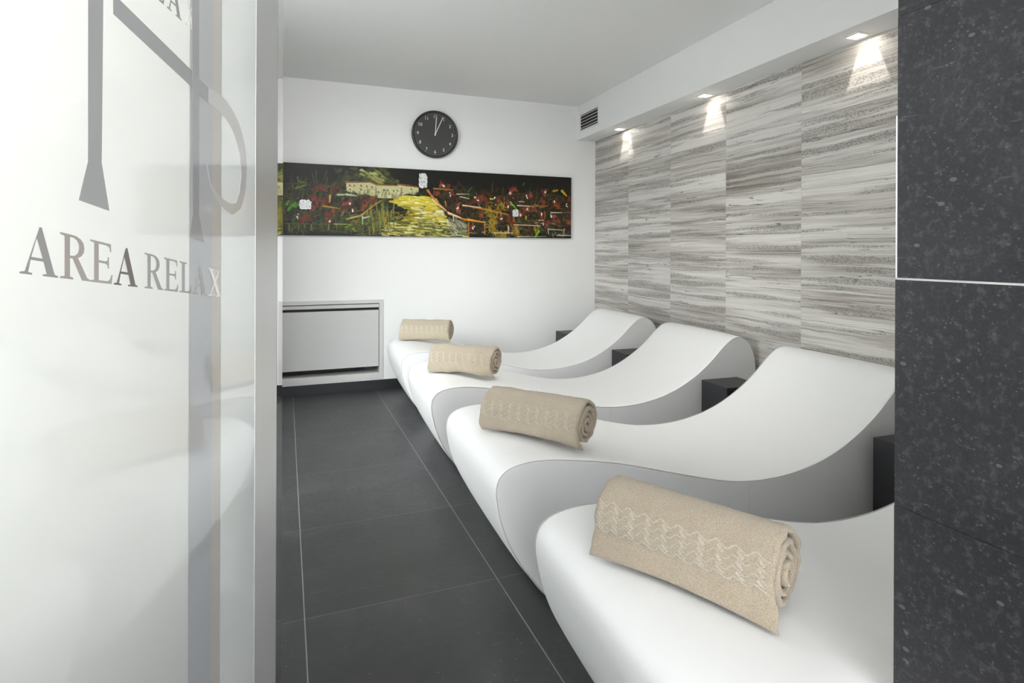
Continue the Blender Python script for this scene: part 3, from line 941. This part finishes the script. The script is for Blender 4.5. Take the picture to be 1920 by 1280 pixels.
def hand(name, ang, ln, wid, y):
    bm = bmesh.new()
    add_box(bm, -wid, wid, y - .0008, y + .0008, -.012, ln)
    o = from_bm(name, bm, M['clock_white'], clock)
    o.rotation_euler = (0, math.radians(ang), 0)
    return o


hand('hour_hand', 4, .130, .0032, -.0305)
hand('minute_hand', 24, .158, .0030, -.0330)
bm = bmesh.new()
bmesh.ops.create_cone(bm, cap_ends=True, segments=24, radius1=.006, radius2=.006, depth=.008, matrix=Matrix.Translation((0, -.032, 0)) @ Matrix.Rotation(math.radians(90), 4, 'X'))
from_bm('hub', bm, M['clock_white'], clock)

# ------------------------------------------------------------------ fan coil unit set into the back wall
fc = tag(empty('fan_coil_unit', (0, BACK, 0)), 'grey metal fan coil unit set into the back wall left of the loungers', 'radiator')
fy0, fy1 = -.008, .22
fr_ = .030
boxes('frame', [(FX0, FX1, fy0, .05, FZ1 - .028, FZ1), (FX0, FX1, fy0, .05, FZ0, FZ0 + .048), (FX0, FX0 + fr_, fy0, .05, FZ0 + .048, FZ1 - .028),
                (FX1 - fr_, FX1, fy0, .05, FZ0 + .048, FZ1 - .028)], M['frame_paint'], fc)
boxes('inner_casing', [(FX0 + .002, FX1 - .002, .05, fy1, FZ0 + .002, FZ0 + .046), (FX0 + .002, FX0 + .025, .05, fy1, FZ0 + .046, FZ1 - .004),
                       (FX1 - .025, FX1 - .002, .05, fy1, FZ0 + .046, FZ1 - .004), (FX0 + .025, FX1 - .025, .05, fy1, FZ1 - .03, FZ1 - .004)], M['frame_paint'], fc)
boxes('coil_body', [(FX0 + .03, FX1 - .13, .10, .205, FZ0 + .06, FZ1 - .08)], M['metal_dark'], fc)
boxes('outlet_slat', [(FX0 + fr_ + .002, FX1 - fr_ - .002, .000, .03, .645, .671)], M['metal_paint'], fc)
boxes('outlet_slot', [(FX0 + fr_, FX1 - fr_, .032, .045, .600, .676)], M['metal_dark'], fc)
boxes('front_panel', [(FX0 + fr_ + .002, FX1 - fr_ - .004, -.004, .018, .180, .624)], M['metal_paint'], fc, bevel=.0015)

# ------------------------------------------------------------------ air grille on the face of the soffit
vent = tag(empty('air_vent', uvz(SOF_U, 4.556, 2.229), -SK), 'small white slatted air vent on the soffit face', 'vent')
va, vb = .165, .066
boxes('frame', [(-.006, 0.0, -va - .014, va + .014, vb, vb + .014), (-.006, 0.0, -va - .014, va + .014, -vb - .014, -vb),
                (-.006, 0.0, -va - .014, -va, -vb, vb), (-.006, 0.0, va, va + .014, -vb, vb)], M['white_plastic'], vent)
boxes('back_plate', [(-.0012, -.0002, -va, va, -vb, vb)], M['metal_dark'], vent)
bm = bmesh.new()
add_box(bm, -.0085, .0085, -va, va, -.0011, .0011)
sl0 = from_bm('slat', bm, M['white_plastic'], vent)
for k in range(5):
    s = sl0
    if k:
        s = sl0.copy()
        COL.objects.link(s)
        s.parent = vent
    s.location = (-.0085, 0, -vb + .013 + k * .0265)
    s.rotation_euler = (0, math.radians(-38), 0)

# ------------------------------------------------------------------ recessed downlights over the stone wall
DL = ('recessed square downlight nearest the camera, hidden behind the stone jamb', 'recessed square downlight at the near end of the soffit, beside the stone jamb',
      'recessed square downlight in the middle of the soffit', 'recessed square downlight closest to the air vent and back wall')
hc = (h0 + h1) / 2
for i, lv in enumerate(LAMPS):
    if i == 0:
        continue
    root = tag(empty('recessed_downlight', uvz(hc, lv, SOF_Z), -SK), DL[i], 'lamp', 'recessed downlights in the soffit')
    a, b_, hgt = .030, .047, .085
    boxes('trim_ring', [(-b_, -a, -b_, b_, -.003, 0.0), (a, b_, -b_, b_, -.003, 0.0), (-a, a, -b_, -a, -.003, 0.0), (-a, a, a, b_, -.003, 0.0)], M['white_plastic'], root)
    boxes('housing', [(-.046, -.044, -.04, .04, .016, hgt), (.034, .036, -.04, .04, .016, hgt), (-.044, .034, -.04, -.038, .016, hgt), (-.044, .034, .038, .04, .016, hgt),
                      (-.046, .036, -.04, .04, hgt, hgt + .003)], M['white_plastic'], root)
    boxes('lens', [(-.0298, -.003, -.0285, .0285, .0005, .004)], M['lens'], root)
    d = bpy.data.lights.new('downlight_beam', 'POINT')
    d.energy, d.color, d.shadow_soft_size = 38.0, (1.0, 0.95, 0.87), .003
    d.use_nodes = True                              # the fixture's optics even the beam out along its throw
    em = d.node_tree.nodes['Emission']
    fo = d.node_tree.nodes.new('ShaderNodeLightFalloff')
    fo.inputs['Strength'].default_value = 1.0
    d.node_tree.links.new(fo.outputs['Constant'], em.inputs['Strength'])
    lo = bpy.data.objects.new('downlight_beam', d)
    COL.objects.link(lo)
    lo.parent = root
    lo.location = (-.024, 0, hgt - .012)

# ------------------------------------------------------------------ glass door with frosted film and lettering
DA = math.radians(9.0)
door = struct(empty('door_1', GL['S'], 0), 'glass door with white frosted film, grey lettering and steel stile')
door.rotation_euler = (0, 0, -DA)                   # local x = normal towards the opening, local y = along the leaf
TH, DH = .010, 2.16


def sheet(name, y0, y1, z0, z1, x0, x1, mat):
    return boxes(name, [(x0, x1, y0, y1, z0, z1)], mat, door)


def poly(name, pts, mat, x=.0013, depth=.00012, holes=None):
    """flat cut-out in the plane of the leaf"""
    loops = [pts] + (holes or [])
    flat = [p for lp in loops for p in lp]
    tri = tessellate_polygon([[Vector((p[0], p[1], 0)) for p in lp] for lp in loops])
    vs = [(x, p[0], p[1]) for p in flat]
    o = from_py(name, vs, [tuple(t) for t in tri], mat, door, smooth=False)
    bm = bmesh.new()
    bm.from_mesh(o.data)
    bmesh.ops.recalc_face_normals(bm, faces=bm.faces)
    ext = bmesh.ops.extrude_face_region(bm, geom=list(bm.faces))
    for v in [g for g in ext['geom'] if isinstance(g, bmesh.types.BMVert)]:
        v.co.x += depth
    bmesh.ops.recalc_face_normals(bm, faces=bm.faces)
    bm.to_mesh(o.data)
    bm.free()
    return o


G0 = -.95
sheet('glass_pane', G0, -.001, .012, DH, -TH, 0.0, M['glass'])
sheet('frosted_film', G0, GL['x352'], .012, DH, .0002, .0010, M['film'])
sheet('frosted_strip', GL['x352'], GL['x395'], .012, DH, .0002, .0010, M['film_cool'])
sheet('frosted_strip', GL['x395'], GL['x412'], .012, DH, .0002, .0010, M['film_warm'])
sheet('stile', -.001, GL['x517'], .006, DH + .03, -.012, .0012, M['steel'])
sheet('etched_strip', GL['x412'], -.001, .012, DH, .0002, .0010, M['etched'])
sheet('seal', GL['x517'], GL['x520'] - .001, .006, DH + .03, -.020, -.002, M['gasket'])
jx = boxes('jamb_profile', [(-.004, .0, 0, .0645, .0, DH + .06)], M['chrome'], door)
jx.location = (0, GL['x520'] - .0003, 0)
jx.rotation_euler = (0, 0, math.radians(4.0))

GLYPH = {
    'A': ([(0, 0), (.30, 0), (.30, .035), (.20, .05), (.265, .30), (.60, .30), (.685, .05), (.58, .035), (.58, 0), (1, 0), (1, .035), (.90, .06), (.55, 1.0), (.49, 1.0), (.12, .06), (0, .035)],
          [[(.28, .36), (.42, .77), (.575, .36)]]),
    'R': ([(0, 0), (.42, 0), (.42, .035), (.31, .06), (.31, .47), (.40, .47), (.72, .0), (1, 0), (1, .035), (.90, .07), (.58, .50), (.70, .56), (.78, .65), (.80, .75), (.77, .86), (.68, .94), (.53, .99), (.36, 1.0),
           (0, 1.0), (0, .965), (.14, .94), (.14, .06), (0, .035)],
          [[(.31, .53), (.31, .94), (.43, .945), (.55, .90), (.61, .82), (.62, .73), (.58, .62), (.49, .55), (.40, .53)]]),
    'E': ([(0, 0), (.95, 0), (1, .23), (.955, .23), (.87, .10), (.76, .06), (.36, .06), (.36, .49), (.66, .49), (.76, .46), (.78, .38), (.825, .38), (.825, .66), (.78, .66), (.76, .57), (.66, .545), (.36, .545), (.36, .945),
           (.72, .945), (.85, .91), (.89, .80), (.935, .80), (.92, 1.0), (0, 1.0), (0, .965), (.16, .94), (.16, .06), (0, .035)], []),
    'L': ([(0, 0), (.94, 0), (1, .25), (.955, .25), (.86, .11), (.74, .06), (.42, .06), (.42, .94), (.58, .965), (.58, 1.0), (0, 1.0), (0, .965), (.20, .94), (.20, .06), (0, .035)], []),
    'X': ([(0, 0), (.32, 0), (.32, .035), (.21, .06), (.46, .42), (.68, .06), (.57, .035), (.57, 0), (1, 0), (1, .035), (.90, .06), (.58, .56), (.82, .94), (.95, .965), (.95, 1.0), (.66, 1.0), (.66, .965), (.75, .94),
           (.535, .63), (.34, .94), (.44, .965), (.44, 1.0), (.03, 1.0), (.03, .965), (.13, .94), (.43, .49), (.13, .06), (0, .035)], []),
}


def letter(ch, quad, mat):
    (a, b, c, d) = [Vector(q) for q in quad]

    def mp(p):
        q = a.lerp(b, p[0]).lerp(d.lerp(c, p[0]), p[1])
        return (q.x, q.y)
    outer, holes = GLYPH[ch]
    o = poly('letter', [mp(p) for p in outer], mat, holes=[[mp(p) for p in h] for h in holes])
    return o


cols = ('clear_letter', 'tan_letter', 'tan_letter', 'brown_letter', 'clear_letter', 'clear_letter', 'clear_letter', 'clear_letter', 'pale_letter')
for (ch, q), c in zip(GL['low'], cols):
    letter(ch, q, M[c])
for (ch, q), c in zip(GL['up'], ('clear_letter', 'clear_letter', 'clear_letter', 'pale_letter')):
    letter(ch, q, M[c])
poly('monogram_bar', GL['bar1'], M['monogram'])
poly('monogram_bar', GL['bar2'], M['monogram'], x=.00132)
poly('monogram_bar', GL['diag'], M['monogram'], x=.00128)
poly('monogram_bar', GL['diag2'], M['monogram'], x=.00128)
poly('monogram_loop', GL['ring_o'] + GL['ring_i'][::-1], M['loop_film'], x=.0012)

# ------------------------------------------------------------------ wide painting on the back wall
PX0, PX1, PZ0, PZ1 = -.018, 2.373, 1.206, 1.747
art = tag(empty('painting', ((PX0 + PX1) / 2, BACK, (PZ0 + PZ1) / 2)), 'long unframed painting of a yellow path and red flowers on the back wall', 'painting')
RW, RH = 1000, 226
img = np.zeros((RH, RW, 3))
rng = np.random.default_rng(4)
yy, xx = np.mgrid[0:RH, 0:RW]
WX = (PX1 - PX0)
ASP = (PZ1 - PZ0)                                   # metres


def lin(c):
    c = np.asarray(c, float) / 255
    return np.where(c <= .04045, c / 12.92, ((c + .055) / 1.055) ** 2.4)


img[:] = lin((24, 23, 18))
img += (rng.random((RH, RW, 1)) - .5) * .004


def stroke(p, q, wid, col, alpha=.9, dry=.35):
    """one brush stroke between two points (0..1 across, 0..1 up), width in parts of the height"""
    x0, y0 = p[0] * RW, (1 - p[1]) * RH
    x1, y1 = q[0] * RW, (1 - q[1]) * RH
    r = max(wid * RH / 2, .8)
    ax0, ax1 = int(max(min(x0, x1) - r - 2, 0)), int(min(max(x0, x1) + r + 3, RW))
    ay0, ay1 = int(max(min(y0, y1) - r - 2, 0)), int(min(max(y0, y1) + r + 3, RH))
    if ax1 <= ax0 or ay1 <= ay0:
        return
    X, Y = xx[ay0:ay1, ax0:ax1], yy[ay0:ay1, ax0:ax1]
    dx, dy = x1 - x0, y1 - y0
    ln = math.hypot(dx, dy) + 1e-6
    t = np.clip(((X - x0) * dx + (Y - y0) * dy) / ln ** 2, 0, 1)
    d = np.hypot(X - x0 - t * dx, Y - y0 - t * dy)
    side = ((X - x0) * dy - (Y - y0) * dx) / ln
    bris = .5 + .5 * np.sin(side * 2.6 / max(r, 1) * 3 + rng.random() * 6)
    a = np.clip((r * (1 - .45 * t) - d) + .6, 0, 1) * alpha * (1 - dry * bris * (.3 + .7 * t))
    c = lin(np.clip(np.asarray(col, float) + rng.normal(0, 9), 0, 255))
    img[ay0:ay1, ax0:ax1] = img[ay0:ay1, ax0:ax1] * (1 - a[..., None]) + c * a[..., None]


def scatter(n, xr, yr, cols, ln, wid, ang, alpha=.7):
    for _ in range(n):
        x, y = rng.uniform(*xr), rng.uniform(*yr)
        a = rng.normal(*ang)
        l = ln * rng.uniform(.4, 1.3)
        c = cols[rng.integers(len(cols))]
        stroke((x, y), (x + l * math.cos(a) * ASP / WX, y + l * math.sin(a)), wid * rng.uniform(.5, 1.4), c, alpha * rng.uniform(.5, 1))


def fill(pts, col, jitter=6):
    P = [(p[0] * RW, (1 - p[1]) * RH) for p in pts]
    ins = np.zeros((RH, RW), bool)
    for i in range(len(P)):
        (xa, ya), (xb, yb) = P[i], P[i - 1]
        cond = ((ya > yy) != (yb > yy)) & (xx < (xb - xa) * (yy - ya) / (yb - ya + 1e-9) + xa)
        ins ^= cond
    c = np.asarray(col, float) + rng.normal(0, jitter, (RH, RW, 1))
    img[ins] = lin(np.clip(c, 0, 255))[ins]


DKG, BRN, OLV = (46, 62, 32), (84, 54, 30), (98, 98, 42)
scatter(700, (0, .33), (.03, .72), [DKG, BRN, (30, 40, 24), (58, 66, 30), (60, 30, 22), OLV], .16, .022, (1.3, .7), .65)
scatter(130, (0, .30), (.02, .25), [(60, 80, 30), (40, 60, 28), (80, 96, 36), (34, 40, 26)], .18, .03, (.9, .7), .7)
scatter(1000, (.50, 1.0), (.03, .72), [DKG, BRN, (58, 36, 24), (40, 40, 24), (70, 60, 30), (66, 30, 22), (46, 58, 28)], .15, .022, (1.1, .9), .65)
scatter(120, (.52, 1.0), (.02, .30), [(30, 42, 40), (50, 44, 30), (36, 60, 38), (70, 58, 36)], .2, .03, (.4, .9), .6)
scatter(300, (.20, .46), (.02, .36), [(120, 112, 40), (150, 138, 52), (70, 78, 34), (44, 52, 28), (96, 100, 40), (176, 160, 60), (60, 48, 26)], .12, .014, (.1, .5), .75)
scatter(90, (.36, .58), (.01, .16), [(206, 200, 110), (40, 46, 30), (30, 34, 26), (230, 224, 150), (110, 108, 44), (70, 84, 44)], .20, .012, (-.05, .25), .8)
scatter(260, (0, .33), (.03, .66), [(70, 96, 40), (110, 84, 36), (96, 112, 48), (130, 60, 40), (52, 70, 36), (150, 120, 50)], .07, .009, (1.2, .9), .7)
scatter(420, (.52, 1.0), (.03, .66), [(110, 76, 40), (78, 84, 40), (130, 66, 40), (84, 60, 34), (150, 104, 44), (60, 76, 44), (170, 150, 110)], .06, .008, (.9, 1.1), .65)
scatter(30, (.60, 1.0), (.05, .55), [(214, 196, 166), (190, 140, 60), (220, 210, 190)], .10, .007, (-.05, .12), .8)
for p in PAINT['tree']:
    for _ in range(16):
        q = (p[0] + rng.normal(0, .012), p[1] + rng.normal(0, .05))
        stroke(q, (q[0] + rng.normal(0, .010), q[1] + rng.normal(0, .04)), .05, [(62, 66, 34), (84, 88, 44), (50, 54, 30)][rng.integers(3)], .7)
for p in PAINT['treehi']:
    for _ in range(7):
        q = (p[0] + rng.normal(0, .007), p[1] + rng.normal(0, .025))
        stroke(q, (q[0] + .012, q[1] - .02), .028, [(150, 152, 84), (186, 184, 116), (120, 124, 60)][rng.integers(3)], .8)
for h in PAINT['house']:
    fill(h, (196, 190, 140))
    xs_, ys_ = [p[0] for p in h], [p[1] for p in h]
    for _ in range(45):
        q = (rng.uniform(min(xs_), max(xs_) - .01), rng.uniform(min(ys_) + .03, max(ys_) - .07))
        stroke(q, (q[0] + .01, q[1] - .01), .022, [(206, 200, 152), (178, 168, 118), (216, 212, 170)][rng.integers(3)], .45)
for a, b in PAINT['roof']:
    stroke(a, b, .026, (142, 96, 46), .9)
for p in PAINT['win']:
    stroke(p, (p[0] + .002, p[1] - .012), .022, (62, 56, 40), .9, 0)
scatter(70, (.16, .46), (.50, .62), [(60, 70, 34), (44, 56, 28), (80, 86, 40)], .08, .02, (1.5, .3), .7)
pl, pr = PAINT['path']


def edge_x(E, y):
    E = sorted(E, key=lambda p: p[1])
    return float(np.interp(y, [p[1] for p in E], [p[0] for p in E]))


for _ in range(1000):
    y = rng.uniform(.015, .60)
    a, b = edge_x(pl, y), edge_x(pr, y)
    x = rng.uniform(a, b)
    mid = (x - a) / (b - a + 1e-6)
    if y > .46:
        c = [(206, 186, 30), (222, 206, 60), (190, 168, 40), (228, 220, 130)][rng.integers(4)]
    elif y > .22:
        c = [(214, 196, 60), (228, 222, 160), (232, 226, 176), (198, 176, 40), (150, 142, 54), (90, 92, 40)][rng.integers(6)]
        if mid < .25:
            c = [(170, 150, 40), (110, 108, 44), (74, 80, 38), (190, 170, 50)][rng.integers(4)]
    else:
        c = [(150, 146, 60), (200, 190, 100), (58, 66, 34), (40, 48, 30), (120, 116, 44), (222, 212, 130), (84, 90, 50)][rng.integers(7)]
    l = rng.uniform(.008, .04)
    stroke((x, y), (min(x + l, b + .02), y - rng.uniform(-.01, .025)), rng.uniform(.008, .028), c, .85)
scatter(80, (.545, .60), (.02, .22), [(206, 204, 180), (90, 92, 80), (60, 64, 56), (170, 168, 130)], .14, .018, (2.5, .3), .7)
for p in PAINT['grassy']:
    for _ in range(10):
        q = (p[0] + rng.normal(0, .012), p[1] + rng.normal(0, .05))
        stroke(q, (q[0] + rng.normal(.002, .004), q[1] - .14), .02, [(92, 110, 50), (60, 80, 38), (130, 140, 60), (40, 56, 32), (150, 120, 40)][rng.integers(5)], .75)
for p in PAINT['bush']:
    for _ in range(16):
        q = (p[0] + rng.normal(0, .008), p[1] + rng.normal(0, .045))
        stroke(q, (q[0] + rng.normal(0, .006), q[1] + rng.normal(0, .05)), .026, [(160, 126, 36), (130, 116, 36), (96, 96, 36), (176, 140, 48)][rng.integers(4)], .7)
for p in PAINT['red']:
    for _ in range(7):
        q = (p[0] + rng.normal(0, .005), p[1] + rng.normal(0, .026))
        stroke(q, (q[0] + rng.normal(0, .005), q[1] + rng.normal(0, .03)), .042, [(134, 60, 42), (104, 50, 34), (150, 76, 48), (92, 42, 32), (126, 52, 40), (70, 40, 28)][rng.integers(6)], .75)
for pts, wd, c in PAINT['lines']:
    for a, b in zip(pts[:-1], pts[1:]):
        stroke(a, b, wd * 1.25, c, .9, .3)
for p in PAINT['reddot']:
    for _ in range(3):
        q = (p[0] + rng.normal(0, .0018), p[1] + rng.normal(0, .012))
        stroke(q, (q[0] + .001, q[1] - .008), .020, (232, 222, 208), .95, 0)
for pts in PAINT['scr']:
    for a, b in zip(pts[:-1], pts[1:]):
        stroke(a, b, .008, (170, 170, 150), .7)
img = np.clip(img, 0, 1)

nx, nz = 900, 204
gx_, gz_ = np.meshgrid(np.linspace(0, 1, nx), np.linspace(0, 1, nz))
hgt = (img.mean(2)[np.clip(((1 - gz_) * (RH - 1)).astype(int), 0, RH - 1), np.clip((gx_ * (RW - 1)).astype(int), 0, RW - 1)])
W2, H2 = WX / 2, ASP / 2
co = np.stack([(gx_ - .5) * WX, -.030 - .0012 * hgt, (gz_ - .5) * ASP], -1).reshape(-1, 3)
idx = np.arange(nx * nz).reshape(nz, nx)
faces = np.stack([idx[:-1, :-1], idx[:-1, 1:], idx[1:, 1:], idx[1:, :-1]], -1).reshape(-1, 4)
me = bpy.data.meshes.new('painted_surface')
me.from_pydata(co.tolist(), [], faces.tolist())
ca = me.color_attributes.new('paint', 'FLOAT_COLOR', 'POINT')
px_ = np.clip((gx_ * (RW - 1)).round().astype(int), 0, RW - 1)
pz_ = np.clip(((1 - gz_) * (RH - 1)).round().astype(int), 0, RH - 1)
rgba = np.ones((nz, nx, 4), np.float32)
rgba[..., :3] = img[pz_, px_]
ca.data.foreach_set('color', rgba.reshape(-1))
link_mesh('painted_surface', me, M['paint'], art)
boxes('canvas', [(-W2, W2, -.0298, -.001, -H2, H2)], M['canvas_edge'], art)
# patches of silver leaf stuck on the paint
for (a, b), seed in zip(PAINT['leaf'], (1, 2, 3)):
    r2 = random.Random(seed)
    cx_, cz_ = (a[0] + b[0]) / 2, (a[1] + b[1]) / 2
    rx_, rz_ = abs(b[0] - a[0]) / 2 * WX, abs(a[1] - b[1]) / 2 * ASP
    bm = bmesh.new()
    n_ = 44
    mn = 9
    vsb = {}
    for i in range(n_ + 1):
        for j in range(n_ + 1):
            s, t = i / n_ * 2 - 1, j / n_ * 2 - 1
            y = -.0322 - .0016 * abs(noise.noise(Vector((s * 3, t * 4, seed))))
            vsb[i, j] = bm.verts.new(((cx_ - .5) * WX + s * rx_, y, (cz_ - .5) * ASP + t * rz_))
    for i in range(n_):
        for j in range(n_):
            s, t = (i + .5) / n_ * 2 - 1, (j + .5) / n_ * 2 - 1
            edge_ = (abs(s) ** 4 + abs(t) ** 4) + .55 * noise.noise(Vector((s * 3.1, t * 3.1, seed * 5)))
            if edge_ < .86 and abs(noise.noise(Vector((s * 3.2, t * 3.2, seed * 9 + 2)))) > .055:
                bm.faces.new((vsb[i, j], vsb[i + 1, j], vsb[i + 1, j + 1], vsb[i, j + 1]))
    bmesh.ops.delete(bm, geom=[v for v in bm.verts if not v.link_faces], context='VERTS')
    o = from_bm('silver_leaf', bm, M['leaf'], art)
    o['label'] = 'crinkled patch of silver leaf'
